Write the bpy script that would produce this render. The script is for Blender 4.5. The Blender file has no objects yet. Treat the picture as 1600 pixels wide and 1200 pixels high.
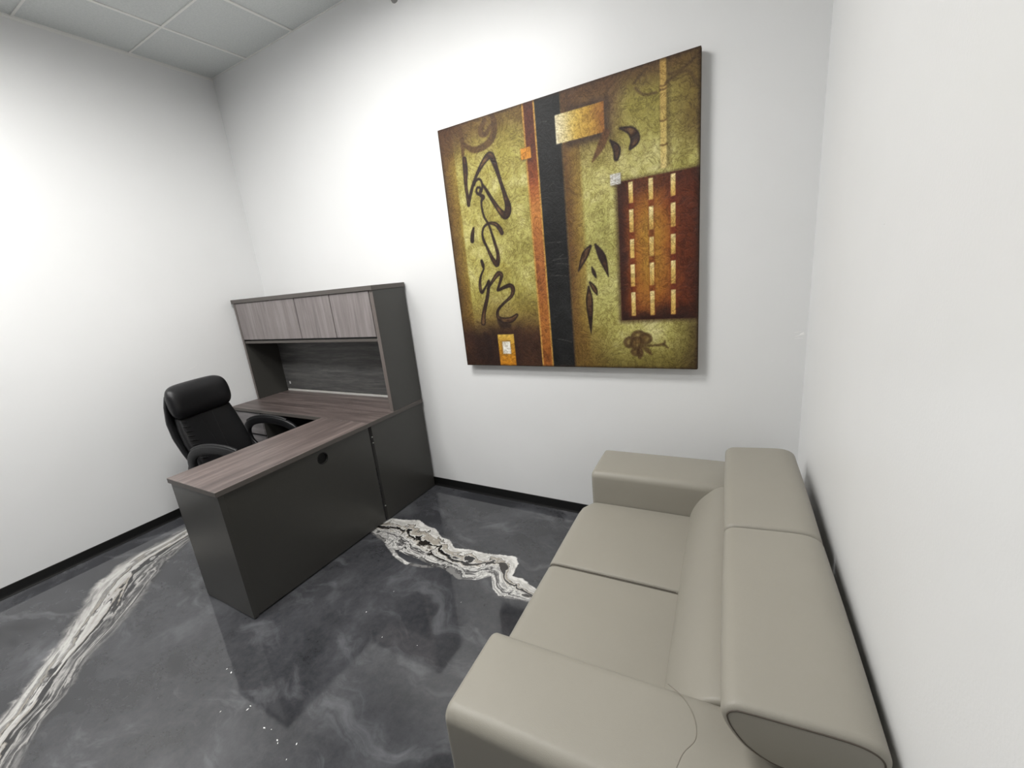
import bpy, bmesh, math, random
import numpy as np
from mathutils import Vector, Matrix
random.seed(4)
sc = bpy.context.scene
COL = sc.collection
PI = math.pi

# ------------------------------------------------------------------ helpers
def lin(c):
    c = np.asarray(c, float) / 255.0
    return np.where(c <= 0.04045, c / 12.92, ((c + 0.055) / 1.055) ** 2.4)
def rgb(r, g, b):
    l = lin((r, g, b)); return (float(l[0]), float(l[1]), float(l[2]), 1.0)

def obj(name, bm, mats, parent=None, smooth=False, angle=None):
    me = bpy.data.meshes.new(name)
    bmesh.ops.recalc_face_normals(bm, faces=bm.faces)
    bm.to_mesh(me); bm.free()
    if not isinstance(mats, (list, tuple)): mats = [mats]
    for m in mats: me.materials.append(m)
    o = bpy.data.objects.new(name, me); COL.objects.link(o)
    if parent is not None: o.parent = parent
    if smooth:
        for p in me.polygons: p.use_smooth = True
        if angle is not None: me.set_sharp_from_angle(angle=math.radians(angle))
    return o
def empty(name, loc, rz=0.0):
    o = bpy.data.objects.new(name, None); COL.objects.link(o)
    o.location = loc; o.rotation_euler = (0, 0, rz); o.empty_display_size = 0.1
    return o
def tag(o, label, cat, group=None):
    o['label'] = label; o['category'] = cat
    if group: o['group'] = group
    return o
def struct(o):
    o['kind'] = 'structure'; return o

def add_box(bm, lo, hi, bevel=0.0, seg=2, mat=0):
    lo = Vector(lo); hi = Vector(hi)
    t = bmesh.new()
    bmesh.ops.create_cube(t, size=1.0)
    for v in t.verts:
        v.co = Vector((lo[i] + (v.co[i] + 0.5) * (hi[i] - lo[i]) for i in range(3)))
    if bevel > 0:
        bmesh.ops.bevel(t, geom=list(t.edges), offset=bevel, segments=seg, profile=0.5, affect='EDGES')
    merge(bm, t, mat)
def merge(bm, t, mat=None):
    vs = {}
    for v in t.verts: vs[v] = bm.verts.new(v.co)
    for f in t.faces:
        try: nf = bm.faces.new([vs[v] for v in f.verts])
        except ValueError: continue
        nf.material_index = f.material_index if mat is None else mat
        nf.smooth = f.smooth
    t.free()
def box(name, lo, hi, mats, parent=None, bevel=0.0015, seg=2):
    bm = bmesh.new(); add_box(bm, lo, hi, bevel, seg)
    return obj(name, bm, mats, parent)
def add_poly_prism(bm, pts, z0, z1):
    a = [bm.verts.new((p[0], p[1], z0)) for p in pts]
    b = [bm.verts.new((p[0], p[1], z1)) for p in pts]
    n = len(pts)
    bm.faces.new(a[::-1]); bm.faces.new(b)
    for i in range(n): bm.faces.new((a[i], a[(i+1) % n], b[(i+1) % n], b[i]))

def catmull(pts, n=8, closed=False):
    P = [np.array(p, float) for p in pts]; out = []
    N = len(P)
    rng = range(N) if closed else range(N - 1)
    for i in rng:
        if closed: p0, p1, p2, p3 = P[(i-1) % N], P[i], P[(i+1) % N], P[(i+2) % N]
        else: p0, p1, p2, p3 = P[max(i-1, 0)], P[i], P[i+1], P[min(i+2, N-1)]
        for k in range(n):
            t = k / n
            out.append(0.5 * ((2*p1) + (-p0+p2)*t + (2*p0-5*p1+4*p2-p3)*t*t + (-p0+3*p1-3*p2+p3)*t**3))
    if not closed: out.append(P[-1])
    return out

def add_rings(bm, rings, caps=True, closed=False):
    R = [[bm.verts.new(tuple(p)) for p in r] for r in rings]
    n = len(R[0])
    for i in range(len(R) - (0 if closed else 1)):
        a, b = R[i], R[(i+1) % len(R)]
        for k in range(n): bm.faces.new((a[k], a[(k+1) % n], b[(k+1) % n], b[k]))
    if caps and not closed:
        bm.faces.new(R[0][::-1]); bm.faces.new(R[-1])

def add_tube(bm, pts, r, n=8, closed=False, section=None, up=(0, 0, 1)):
    """sweep a round (or given a,b) section along a path"""
    P = [Vector(p) for p in pts]; N = len(P); rings = []
    up = Vector(up)
    for i in range(N):
        if closed: t = P[(i+1) % N] - P[(i-1) % N]
        else: t = P[min(i+1, N-1)] - P[max(i-1, 0)]
        t.normalize()
        s = t.cross(up)
        if s.length < 1e-4: s = t.cross(Vector((0.3, 1, 0.1)))
        s.normalize(); u = s.cross(t).normalized()
        rr = r[i] if isinstance(r, (list, tuple)) else r
        ring = []
        for k in range(n):
            a = 2*PI*k/n
            if section:
                ca, sa = math.cos(a), math.sin(a)
                e = 0.55
                x = section[0] * math.copysign(abs(ca)**e, ca); y = section[1] * math.copysign(abs(sa)**e, sa)
            else: x, y = rr*math.cos(a), rr*math.sin(a)
            ring.append(P[i] + s*x + u*y)
        rings.append(ring)
    add_rings(bm, rings, caps=True, closed=closed)

def add_cyl(bm, c0, c1, r0, r1=None, n=24):
    r1 = r0 if r1 is None else r1
    c0 = Vector(c0); c1 = Vector(c1); t = (c1-c0).normalized()
    a = t.orthogonal().normalized(); b = t.cross(a)
    add_rings(bm, [[c + a*(r*math.cos(2*PI*k/n)) + b*(r*math.sin(2*PI*k/n)) for k in range(n)] for c, r in ((c0, r0), (c1, r1))])

def add_rounded(bm, lo, hi, r, n=5, m=10, crown=(0, 0, 0), crown_fn=None):
    """box with round edges of radius r and softly crowned faces (upholstery)"""
    lo = np.array(lo, float); hi = np.array(hi, float); c = (lo+hi)/2; h = (hi-lo)/2
    r = np.minimum(np.array([r]*3 if np.isscalar(r) else r, float), h*0.98)
    def axis(i):
        th = np.linspace(-PI/4, 0, n+1)[:-1]
        edge = [-(h[i]-r[i]) + r[i]*math.tan(t) for t in th]        # -h .. -(h-r)
        mid = list(np.linspace(-(h[i]-r[i]), h[i]-r[i], m+1))
        return np.array(edge + mid + [-e for e in edge[::-1]])
    ax = [axis(i) for i in range(3)]
    verts = {}
    def put(p):
        key = tuple(np.round(p, 7))
        if key in verts: return verts[key]
        q = np.array(p); inn = np.clip(q, -(h-r), h-r); d = (q-inn)/r
        L = np.linalg.norm(d); d = d/L if L > 0 else d
        o = inn + d*r
        for k in range(3):
            if crown[k]:
                i, j = [x for x in range(3) if x != k]
                w = max(0, 1-(o[i]/h[i])**2) * max(0, 1-(o[j]/h[j])**2)
                o[k] += crown[k] * w**0.6 * np.sign(o[k]) * min(1, abs(o[k])/(h[k]-r[k]+1e-6)) if abs(o[k]) > 1e-9 else 0
        w = c + o
        if crown_fn: w = crown_fn(w)
        v = bm.verts.new(tuple(w)); verts[key] = v; return v
    for k in range(3):
        i, j = [x for x in range(3) if x != k]
        for s in (-1, 1):
            for a in range(len(ax[i])-1):
                for b in range(len(ax[j])-1):
                    q = []
                    for (da, db) in ((0, 0), (1, 0), (1, 1), (0, 1)):
                        p = [0, 0, 0]; p[k] = s*h[k]; p[i] = ax[i][a+da]; p[j] = ax[j][b+db]; q.append(put(p))
                    if len(set(q)) == 4: bm.faces.new(q if s > 0 else q[::-1])

def inset_poly(P, d):
    """offset a closed 2-D outline inwards along its normals"""
    P = np.array(P, float); N = len(P)
    T = np.roll(P, -1, 0) - np.roll(P, 1, 0); T /= np.linalg.norm(T, axis=1)[:, None]
    Nn = np.stack([-T[:, 1], T[:, 0]], 1)
    area = 0.5*np.sum(P[:, 0]*np.roll(P[:, 1], -1) - np.roll(P[:, 0], -1)*P[:, 1])
    if area < 0: Nn = -Nn
    return P + Nn*d

# ------------------------------------------------------------------ materials
class NT:
    def __init__(s, name):
        s.m = bpy.data.materials.new(name); s.m.use_nodes = True
        s.t = s.m.node_tree; s.t.nodes.clear()
        s.out = s.n('ShaderNodeOutputMaterial'); s.b = s.n('ShaderNodeBsdfPrincipled')
        s.l(s.b.outputs[0], s.out.inputs[0])
    def n(s, typ, **kw):
        nd = s.t.nodes.new(typ)
        for k, v in kw.items():
            if k in nd.bl_rna.properties.keys(): setattr(nd, k, v)
            else: nd.inputs[k].default_value = v
        return nd
    def l(s, a, b): s.t.links.new(a, b)
    def set(s, **kw):
        for k, v in kw.items(): s.b.inputs[k.replace('_', ' ')].default_value = v
        return s
    def math(s, op, a, b=None, clamp=False):
        nd = s.t.nodes.new('ShaderNodeMath'); nd.operation = op; nd.use_clamp = clamp
        for i, x in enumerate((a, b)):
            if x is None: continue
            if isinstance(x, (int, float)): nd.inputs[i].default_value = x
            else: s.l(x, nd.inputs[i])
        return nd.outputs[0]
    def coords(s, scale=(1, 1, 1), rot=(0, 0, 0), kind='Object'):
        tc = s.n('ShaderNodeTexCoord'); mp = s.n('ShaderNodeMapping')
        mp.inputs['Scale'].default_value = scale; mp.inputs['Rotation'].default_value = rot
        s.l(tc.outputs[kind], mp.inputs[0]); return mp.outputs[0]
    def noise(s, vec, scale=5, detail=4, rough=0.55, dist=0.0, out=0):
        nd = s.n('ShaderNodeTexNoise'); s.l(vec, nd.inputs['Vector'])
        nd.inputs['Scale'].default_value = scale; nd.inputs['Detail'].default_value = detail
        nd.inputs['Roughness'].default_value = rough; nd.inputs['Distortion'].default_value = dist
        return nd.outputs[out]
    def ramp(s, fac, stops, interp='LINEAR'):
        nd = s.n('ShaderNodeValToRGB'); cr = nd.color_ramp; cr.interpolation = interp
        while len(cr.elements) > 1: cr.elements.remove(cr.elements[-1])
        for i, (p, c) in enumerate(stops):
            e = cr.elements[0] if i == 0 else cr.elements.new(p)
            e.position = p; e.color = c if len(c) == 4 else (*c, 1)
        s.l(fac, nd.inputs[0]); return nd.outputs[0]
    def mix(s, fac, a, b, mode='MIX'):
        nd = s.t.nodes.new('ShaderNodeMix'); nd.data_type = 'RGBA'; nd.blend_type = mode
        for sock, x in ((nd.inputs[0], fac), (nd.inputs[6], a), (nd.inputs[7], b)):
            if isinstance(x, (int, float)): sock.default_value = x
            elif isinstance(x, tuple): sock.default_value = x
            else: s.l(x, sock)
        return nd.outputs[2]
    def bump(s, h, strength=0.1, dist=0.01):
        nd = s.n('ShaderNodeBump'); nd.inputs['Strength'].default_value = strength
        nd.inputs['Distance'].default_value = dist
        s.l(h, nd.inputs['Height']); s.l(nd.outputs[0], s.b.inputs['Normal'])

def mat_simple(name, col, rough=0.5, spec=0.5, metal=0.0):
    return NT(name).set(Base_Color=col, Roughness=rough, Specular_IOR_Level=spec, Metallic=metal).m

def mat_wall(name):
    m = NT(name); v = m.coords()
    n1 = m.noise(v, 1.3, 3)
    m.l(m.ramp(n1, [(0.3, (0.785, 0.79, 0.79)), (0.7, (0.805, 0.81, 0.812))]), m.b.inputs['Base Color'])
    m.set(Roughness=0.33, Specular_IOR_Level=0.22)
    n2 = m.noise(v, 2.2, 2); n3 = m.noise(v, 160, 3)
    m.bump(m.math('ADD', m.math('MULTIPLY', n2, 1.0), m.math('MULTIPLY', n3, 0.05)), 0.25, 0.02)
    return m.m
M = {}
M['wall'] = mat_wall('white_satin_wall_paint')
m = NT('ceiling_tile'); v = m.coords(); n = m.noise(v, 90, 5, 0.7)
m.l(m.ramp(n, [(0.35, (0.63, 0.66, 0.655)), (0.6, (0.70, 0.725, 0.72))]), m.b.inputs['Base Color'])
m.set(Roughness=0.95, Specular_IOR_Level=0.1); m.bump(n, 0.2, 0.004); M['tile'] = m.m
M['tbar'] = mat_simple('white_enamel_grid', (0.84, 0.84, 0.82, 1), 0.4)
M['base'] = mat_simple('black_vinyl', (0.006, 0.006, 0.006, 1), 0.45, 0.4)

# dark epoxy floor with pale marbled veins (vein coordinates live on the mesh)
def mat_floor():
    m = NT('marbled_epoxy'); v = m.coords()
    warp = m.n('ShaderNodeTexNoise'); m.l(v, warp.inputs['Vector']); warp.inputs['Scale'].default_value = 1.1
    warp.inputs['Detail'].default_value = 4
    ma = m.t.nodes.new('ShaderNodeVectorMath'); ma.operation = 'MULTIPLY_ADD'
    m.l(warp.outputs['Color'], ma.inputs[0]); ma.inputs[1].default_value = (0.9, 0.9, 0.9); m.l(v, ma.inputs[2])
    cl = m.noise(ma.outputs[0], 1.6, 6, 0.56, 0.2)
    mp = m.n('ShaderNodeMapping'); mp.inputs['Rotation'].default_value = (0, 0, 0.5); mp.inputs['Scale'].default_value = (1.0, 3.2, 1)
    m.l(ma.outputs[0], mp.inputs[0])
    st = m.noise(mp.outputs[0], 2.4, 7, 0.6, 0.2)
    base = m.ramp(cl, [(0.32, rgb(24, 25, 28)), (0.45, rgb(44, 45, 49)), (0.57, rgb(70, 71, 75)), (0.70, rgb(108, 109, 113))])
    streak = m.ramp(st, [(0.35, rgb(38, 39, 43)), (0.55, rgb(62, 63, 67)), (0.70, rgb(122, 123, 127))])
    col = m.mix(0.42, base, streak)
    fine = m.noise(v, 26, 6, 0.75)
    col = m.mix(0.16, col, m.ramp(fine, [(0.35, (0.03, 0.03, 0.033)), (0.75, (0.16, 0.16, 0.165))]))
    W = rgb(222, 221, 218); G = rgb(128, 127, 126); K = rgb(24, 22, 21); T = rgb(166, 160, 150); D = rgb(52, 51, 53); P = rgb(182, 180, 177); Q = rgb(205, 204, 201)
    def vein(att, along, across, amp, stops, edge_noise, soft, strength, swirl, isl):
        a = m.n('ShaderNodeAttribute'); a.attribute_name = att
        sp = m.n('ShaderNodeSeparateXYZ'); m.l(a.outputs['Vector'], sp.inputs[0])
        s_, t_, d_ = sp.outputs
        cb = m.n('ShaderNodeCombineXYZ'); m.l(m.math('MULTIPLY', s_, along), cb.inputs[0]); m.l(m.math('MULTIPLY', t_, across), cb.inputs[1])
        n1 = m.noise(cb.outputs[0], 1.0, 3, 0.55, 0.9)
        n2 = m.noise(cb.outputs[0], 3.1, 3, 0.6, 1.4)
        tt = m.math('ADD', t_, m.math('MULTIPLY', m.math('SUBTRACT', n1, 0.5), amp))
        tt = m.math('ADD', tt, m.math('MULTIPLY', m.math('SUBTRACT', n2, 0.5), amp*0.22))
        big = m.noise(v, 4.6, 5, 0.6, 2.4)
        tt = m.math('ADD', tt, m.math('MULTIPLY', m.math('SUBTRACT', big, 0.5), amp*swirl))
        c = m.ramp(tt, stops)
        ci = m.n('ShaderNodeCombineXYZ'); m.l(m.math('MULTIPLY', s_, isl[0]), ci.inputs[0]); m.l(m.math('MULTIPLY', tt, isl[1]), ci.inputs[1])
        ni = m.noise(ci.outputs[0], 1.0, 3, 0.5, 0.4)
        bell = m.math('MULTIPLY', m.math('MULTIPLY', t_, m.math('SUBTRACT', 1.0, t_)), 4.0)
        mi = m.n('ShaderNodeMapRange'); mi.interpolation_type = 'SMOOTHSTEP'; m.l(m.math('MULTIPLY', ni, m.math('POWER', bell, 0.35)), mi.inputs[0])
        mi.inputs[1].default_value = isl[2]; mi.inputs[2].default_value = isl[2]+0.035
        c = m.mix(mi.outputs[0], c, isl[3])
        gr = m.noise(v, 70, 5, 0.8)
        c = m.mix(0.38, c, m.mix(gr, rgb(90, 89, 90), rgb(205, 204, 201)), 'OVERLAY')
        d2 = m.math('ADD', d_, m.math('MULTIPLY', m.math('SUBTRACT', n2, 0.5), edge_noise))
        mk = m.n('ShaderNodeMapRange'); mk.interpolation_type = 'SMOOTHSTEP'
        m.l(d2, mk.inputs[0]); mk.inputs[1].default_value = -soft; mk.inputs[2].default_value = soft
        mk.inputs[4].default_value = strength
        return c, mk.outputs[0]
    ca, ka = vein('vein_a', 2.0, 4.2, 0.62,
        [(0, G), (0.08, P), (0.16, Q), (0.22, G), (0.27, T), (0.30, D), (0.35, Q), (0.45, P), (0.49, T), (0.52, K), (0.58, D), (0.61, P), (0.65, G), (0.70, D), (0.77, G), (0.80, P), (0.85, D), (0.92, G), (1.0, D)], 0.10, 0.024, 0.9, 0.35, (3.2, 3.0, 0.55, rgb(44, 43, 45)))
    cb_, kb = vein('vein_b', 6.5, 3.0, 0.7,
        [(0, W), (0.14, P), (0.22, W), (0.24, K), (0.27, T), (0.34, T), (0.37, W), (0.40, K), (0.49, K), (0.52, T), (0.57, W), (0.61, G), (0.64, W), (0.70, G), (0.73, D), (0.77, G), (0.80, W), (0.86, G), (0.90, W), (0.94, D), (1.0, G)], 0.026, 0.004, 1.0, 0.7, (7.0, 3.2, 0.58, rgb(40, 36, 33)))
    col = m.mix(ka, col, ca); col = m.mix(kb, col, cb_)
    m.l(col, m.b.inputs['Base Color'])
    m.set(Roughness=0.06, Specular_IOR_Level=0.85)
    wv = m.noise(v, 2.0, 2)
    m.bump(wv, 0.05, 0.01)
    return m.m
M['floor'] = mat_floor()
M['fleck'] = mat_simple('white_paint_fleck', (0.85, 0.85, 0.84, 1), 0.5)

def mat_wood(name, scale, c0, c1, c2, rough=0.4):
    m = NT(name); v = m.coords(scale=scale)
    n1 = m.noise(v, 3.0, 6, 0.6, 0.5); n2 = m.noise(v, 16.0, 6, 0.7, 0.3)
    f = m.math('ADD', m.math('MULTIPLY', n1, 0.65), m.math('MULTIPLY', n2, 0.35))
    m.l(m.ramp(f, [(0.36, c0), (0.5, c1), (0.64, c2)]), m.b.inputs['Base Color'])
    m.set(Roughness=rough, Specular_IOR_Level=0.45); m.bump(n2, 0.06, 0.002)
    return m.m
w0, w1, w2 = rgb(66, 58, 56), rgb(92, 82, 79), rgb(122, 110, 106)
M['wood_y'] = mat_wood('grey_brown_laminate_lengthwise', (8, 0.45, 1), w0, w1, w2)
M['wood_x'] = mat_wood('grey_brown_laminate_crosswise', (0.45, 8, 1), w0, w1, w2)
M['door'] = mat_wood('grey_laminate_upright_grain', (9, 1, 0.55), rgb(114, 107, 107), rgb(130, 123, 122), rgb(146, 139, 138), 0.45)
M['backpanel'] = mat_wood('dark_grey_laminate_level_grain', (0.7, 1, 9), rgb(74, 74, 75), rgb(94, 94, 93), rgb(118, 117, 115), 0.5)
M['drawer'] = mat_wood('grey_laminate_drawer_grain', (0.8, 1, 8), rgb(96, 93, 95), rgb(116, 112, 113), rgb(132, 128, 128), 0.45)
def mat_char(name, c, rough=0.42):
    m = NT(name); v = m.coords(); n = m.noise(v, 220, 3)
    m.l(m.mix(n, tuple(x*0.9 for x in c[:3])+(1,), tuple(x*1.1 for x in c[:3])+(1,)), m.b.inputs['Base Color'])
    m.set(Roughness=rough, Specular_IOR_Level=0.55); m.bump(n, 0.03, 0.001); return m.m
M['char'] = mat_char('charcoal_laminate', rgb(61, 60, 57), 0.34)
M['edge'] = mat_char('dark_edge_band', rgb(84, 79, 75), 0.5)
M['band'] = mat_char('grey_brown_edge_band', rgb(104, 96, 92), 0.5)
M['strip'] = mat_simple('pale_plastic_strip', (0.62, 0.61, 0.58, 1), 0.5)
M['black'] = mat_simple('black_plastic', (0.008, 0.008, 0.009, 1), 0.38)
M['hole'] = mat_simple('black_grommet_plastic', (0.004, 0.004, 0.004, 1), 0.6, 0.3)
M['screw'] = mat_simple('zinc_screw', (0.6, 0.6, 0.58, 1), 0.35, 0.5, 1.0)
M['patch_white'] = mat_simple('flat_white_patch', (0.8, 0.8, 0.79, 1), 0.6)
M['chrome'] = mat_simple('grey_metal_column', (0.35, 0.35, 0.36, 1), 0.3, 0.5, 1.0)

def mat_leather(name, col, rough, bs, var=0.06):
    m = NT(name); v = m.coords()
    big = m.noise(v, 3, 3)
    m.l(m.mix(big, tuple(x*(1-var) for x in col[:3])+(1,), tuple(x*(1+var) for x in col[:3])+(1,)), m.b.inputs['Base Color'])
    vo = m.n('ShaderNodeTexVoronoi'); m.l(v, vo.inputs['Vector']); vo.inputs['Scale'].default_value = 420
    wr = m.noise(v, 9, 3, 0.5, 1.0)
    m.set(Roughness=rough, Specular_IOR_Level=0.4)
    m.bump(m.math('ADD', m.math('MULTIPLY', vo.outputs[0], 0.25), wr), bs, 0.004)
    return m.m
M['sofa'] = mat_leather('taupe_leather', rgb(147, 143, 133), 0.48, 0.12)
M['seam'] = mat_simple('dark_taupe_seam', rgb(78, 70, 62), 0.7)
M['seam2'] = mat_leather('taupe_seam', rgb(132, 127, 117), 0.55, 0.05)
M['chair'] = mat_leather('black_bonded_leather', (0.010, 0.010, 0.011), 0.34, 0.5)
e = NT('lit_diffuser'); e.b.inputs['Emission Color'].default_value = (1.0, 0.985, 0.955, 1); e.b.inputs['Emission Strength'].default_value = 9.0
e.set(Base_Color=(0.9, 0.9, 0.9, 1), Roughness=0.5); M['lamp'] = e.m

# ------------------------------------------------------------------ room shell
W, H = 4.20, 3.421
SK = 0.018                      # the right-hand wall runs slightly out of square
YF = -3.45                      # front wall, behind the camera
def wr(y): return W - SK*y
T = 0.12

def seg_dist(px, py, poly):
    """distance to a polyline and arc length of the nearest point"""
    best = np.full(px.shape, 1e9); arc = np.zeros(px.shape); acc = 0.0
    for (x0, y0), (x1, y1) in zip(poly[:-1], poly[1:]):
        dx, dy = x1-x0, y1-y0; L = math.hypot(dx, dy)
        t = np.clip(((px-x0)*dx + (py-y0)*dy)/(L*L), 0, 1)
        d = np.hypot(px-x0-t*dx, py-y0-t*dy)
        k = d < best; best[k] = d[k]; arc[k] = acc + t[k]*L; acc += L
    return best, arc
def inside(px, py, poly):
    r = np.zeros(px.shape, bool); n = len(poly)
    for i in range(n):
        x0, y0 = poly[i]; x1, y1 = poly[(i+1) % n]
        if y0 == y1: continue
        c = (y0 > py) != (y1 > py)
        r ^= c & (px < (x1-x0)*(py-y0)/(y1-y0) + x0)
    return r
VA_UP = [(0.24, -0.95), (.261, -1.204), (.281, -1.345), (.284, -1.507), (.319, -1.619), (.443, -1.773), (.549, -1.852), (.708, -1.951), (.842, -2.041), (.94, -2.116), (1.056, -2.197), (1.142, -2.266), (1.225, -2.336), (1.286, -2.396), (1.5, -2.62)]
VA_LO = [(.42, -0.95), (.502, -1.289), (.572, -1.396), (.67, -1.527), (.808, -1.646), (.919, -1.737), (1.04, -1.861), (1.107, -1.957), (1.152, -2.023), (1.242, -2.089), (1.35, -2.149), (1.387, -2.188), (1.422, -2.246), (1.501, -2.296), (1.602, -2.355), (1.686, -2.395), (1.95, -2.6)]
VB_UP = [(1.5, -.58), (1.726, -.57), (1.744, -.525), (1.852, -.508), (1.955, -.47), (2.065, -.513), (2.138, -.516), (2.244, -.581), (2.311, -.583), (2.392, -.64), (2.498, -.616), (2.604, -.616), (2.718, -.588), (2.798, -.572), (2.838, -.618), (2.855, -.726), (2.925, -.725), (3.011, -.762), (3.115, -.787), (3.4, -.83)]
VB_LO = [(1.5, -.67), (1.734, -.715), (1.881, -.755), (1.996, -.783), (2.124, -.802), (2.235, -.808), (2.322, -.821), (2.392, -.816), (2.486, -.831), (2.579, -.864), (2.685, -.828), (2.745, -.77), (2.805, -.852), (2.867, -.889), (2.972, -.87), (3.023, -.861), (3.122, -.899), (3.4, -.95)]
VB_LOOP = [(1.865, -.724), (1.95, -.775), (2.021, -.808), (2.098, -.845), (2.199, -.869), (2.313, -.855), (2.396, -.822)]

def build_floor():
    step = 0.0125
    nx = int((W+0.09)/step)+1; ny = int(-YF/step)+1
    xs = np.linspace(0, W+0.08, nx); ys = np.linspace(YF, 0, ny)
    X, Y = np.meshgrid(xs, ys); px = X.ravel(); py = Y.ravel()
    co = np.zeros((nx*ny, 3), np.float32); co[:, 0] = px; co[:, 1] = py
    i = np.arange(nx-1)[None, :] + nx*np.arange(ny-1)[:, None]; i = i.ravel()
    F = np.stack([i, i+1, i+1+nx, i+nx], 1)
    # paint flecks dropped on the floor, each a tiny flat chip
    fl = [(2.353, -1.85), (2.386, -1.841), (2.448, -1.856), (2.46, -1.862), (2.531, -1.832), (2.546, -1.883), (1.916, -1.764), (1.956, -1.766), (2.207, -1.821), (2.471, -1.335), (2.664, -1.302), (2.11, -1.89), (2.21, -1.835), (2.27, -1.25), (2.7, -1.0), (2.3, -1.08)]
    extra = []; ef = []
    rnd = random.Random(2)
    base = nx*ny
    for k, (x, y) in enumerate(fl):
        a = rnd.uniform(0, PI); L = rnd.uniform(.0025, .0065) ; w = L*.5
        for (u, v_) in ((-L, -w*.4), (0, -w), (L, w*.3), (L*.1, w)):
            extra.append((x+u*math.cos(a)-v_*math.sin(a), y+u*math.sin(a)+v_*math.cos(a), 0.0006))
        ef.append([base+4*k+j for j in range(4)])
    co = np.vstack([co, np.array(extra, np.float32)]); Fall = np.vstack([F, np.array(ef)])
    me = bpy.data.meshes.new('floor')
    me.vertices.add(len(co)); me.vertices.foreach_set('co', co.ravel())
    nf = len(Fall); me.loops.add(nf*4); me.polygons.add(nf)
    me.loops.foreach_set('vertex_index', Fall.astype(np.int32).ravel())
    me.polygons.foreach_set('loop_start', np.arange(nf, dtype=np.int32)*4)
    mi = np.zeros(nf, np.int32); mi[len(F):] = 1
    me.materials.append(M['floor']); me.materials.append(M['fleck'])
    me.polygons.foreach_set('material_index', mi)
    me.update(calc_edges=True)
    def vein(name, up, lo, reach=0.2):
        out = np.zeros((len(co), 3), np.float32); out[:, 1] = -1; out[:, 2] = -1
        x0 = min(p[0] for p in up+lo)-reach; x1 = max(p[0] for p in up+lo)+reach
        y0 = min(p[1] for p in up+lo)-reach; y1 = max(p[1] for p in up+lo)+reach
        k = np.where((co[:, 0] > x0) & (co[:, 0] < x1) & (co[:, 1] > y0) & (co[:, 1] < y1))[0]
        qx = co[k, 0].astype(float); qy = co[k, 1].astype(float)
        du, s = seg_dist(qx, qy, up); dl, s2 = seg_dist(qx, qy, lo)
        ins = inside(qx, qy, up+lo[::-1])
        t = np.where(ins, du/(du+dl+1e-9), np.where(du < dl, 0.0, 1.0))
        d = np.where(ins, np.minimum(du, dl), -np.minimum(du, dl))
        out[k, 0] = s; out[k, 1] = t; out[k, 2] = d
        return out
    a = vein('vein_a', VA_UP, VA_LO); b = vein('vein_b', VB_UP, VB_LO)
    dl, s = seg_dist(co[:, 0].astype(float), co[:, 1].astype(float), VB_LOOP)
    k = (b[:, 2] < 0) & (dl < 0.03)
    b[k, 2] = np.maximum(b[k, 2], 0.011-dl[k]); b[k, 1] = 0.93
    for name, arr in (('vein_a', a), ('vein_b', b)):
        at = me.attributes.new(name, 'FLOAT_VECTOR', 'POINT'); at.data.foreach_set('vector', arr.ravel())
    o = bpy.data.objects.new('floor', me); COL.objects.link(o); struct(o)
build_floor()

def chips(bm, o, ax, nrm, spots, seed):
    rnd = random.Random(seed); o = Vector(o); ax = Vector(ax); nrm = Vector(nrm)
    for (a, z, L, h, tilt) in spots:
        n = 7; ring = []
        for k in range(n):
            q = 2*PI*k/n; x = L*math.cos(q)*rnd.uniform(.7, 1.1); y = h*math.sin(q)*rnd.uniform(.6, 1.2)
            ring.append(bm.verts.new(o + ax*(a+x*math.cos(tilt)-y*math.sin(tilt)) + Vector((0, 0, z+x*math.sin(tilt)+y*math.cos(tilt))) + nrm*.0006))
        c = bm.verts.new(o + ax*a + Vector((0, 0, z)) + nrm*.0016)
        for k in range(n):
            f = bm.faces.new((c, ring[k], ring[(k+1) % n])); f.material_index = 1
M['scuff'] = mat_simple('flaked_paint', (0.92, 0.92, 0.91, 1), 0.6)
bm = bmesh.new(); add_box(bm, (-T, 0, 0), (W+T+.1, T, H+.15))
chips(bm, (0, 0, 0), (1, 0, 0), (0, -1, 0), [(4.165, 1.222, .022, .002, .2), (4.172, 1.206, .024, .003, .25), (4.168, 1.192, .020, .0015, 0), (4.18, 1.214, .012, .006, .5), (2.35, .96, .010, .0015, .3)], 1)
struct(obj('wall_back', bm, [M['wall'], M['scuff']]))
bm = bmesh.new(); add_box(bm, (-T, YF-T, 0), (0, 0, H+.15))
chips(bm, (0, 0, 0), (0, 1, 0), (1, 0, 0), [(-.746, 1.143, .03, .0012, .25), (-.72, 1.155, .02, .001, .4)], 4)
struct(obj('wall_left', bm, [M['wall'], M['scuff']]))
bm = bmesh.new(); add_poly_prism(bm, [(wr(YF), YF-T), (wr(YF)+T, YF-T), (wr(0)+T, 0), (wr(0), 0)], 0, H+.15)
chips(bm, (wr(-1.11), -1.11, 0), (-SK, 1, 0), (-1, 0, 0), [(0, 1.651, .006, .0012, -.4)], 2)
chips(bm, (wr(-1.614), -1.614, 0), (-SK, 1, 0), (-1, 0, 0), [(0, 1.089, .003, .002, 0)], 3)
struct(obj('wall_right', bm, [M['wall'], M['scuff']]))
bm = bmesh.new(); add_box(bm, (0, YF-T, 0), (wr(YF), YF, H+.15)); struct(obj('wall_front', bm, mat_simple('bounce_dark_wall', (0.12, 0.12, 0.122, 1), 0.6)))  # unseen wall, coloured dark to hold back bounce light from behind

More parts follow.
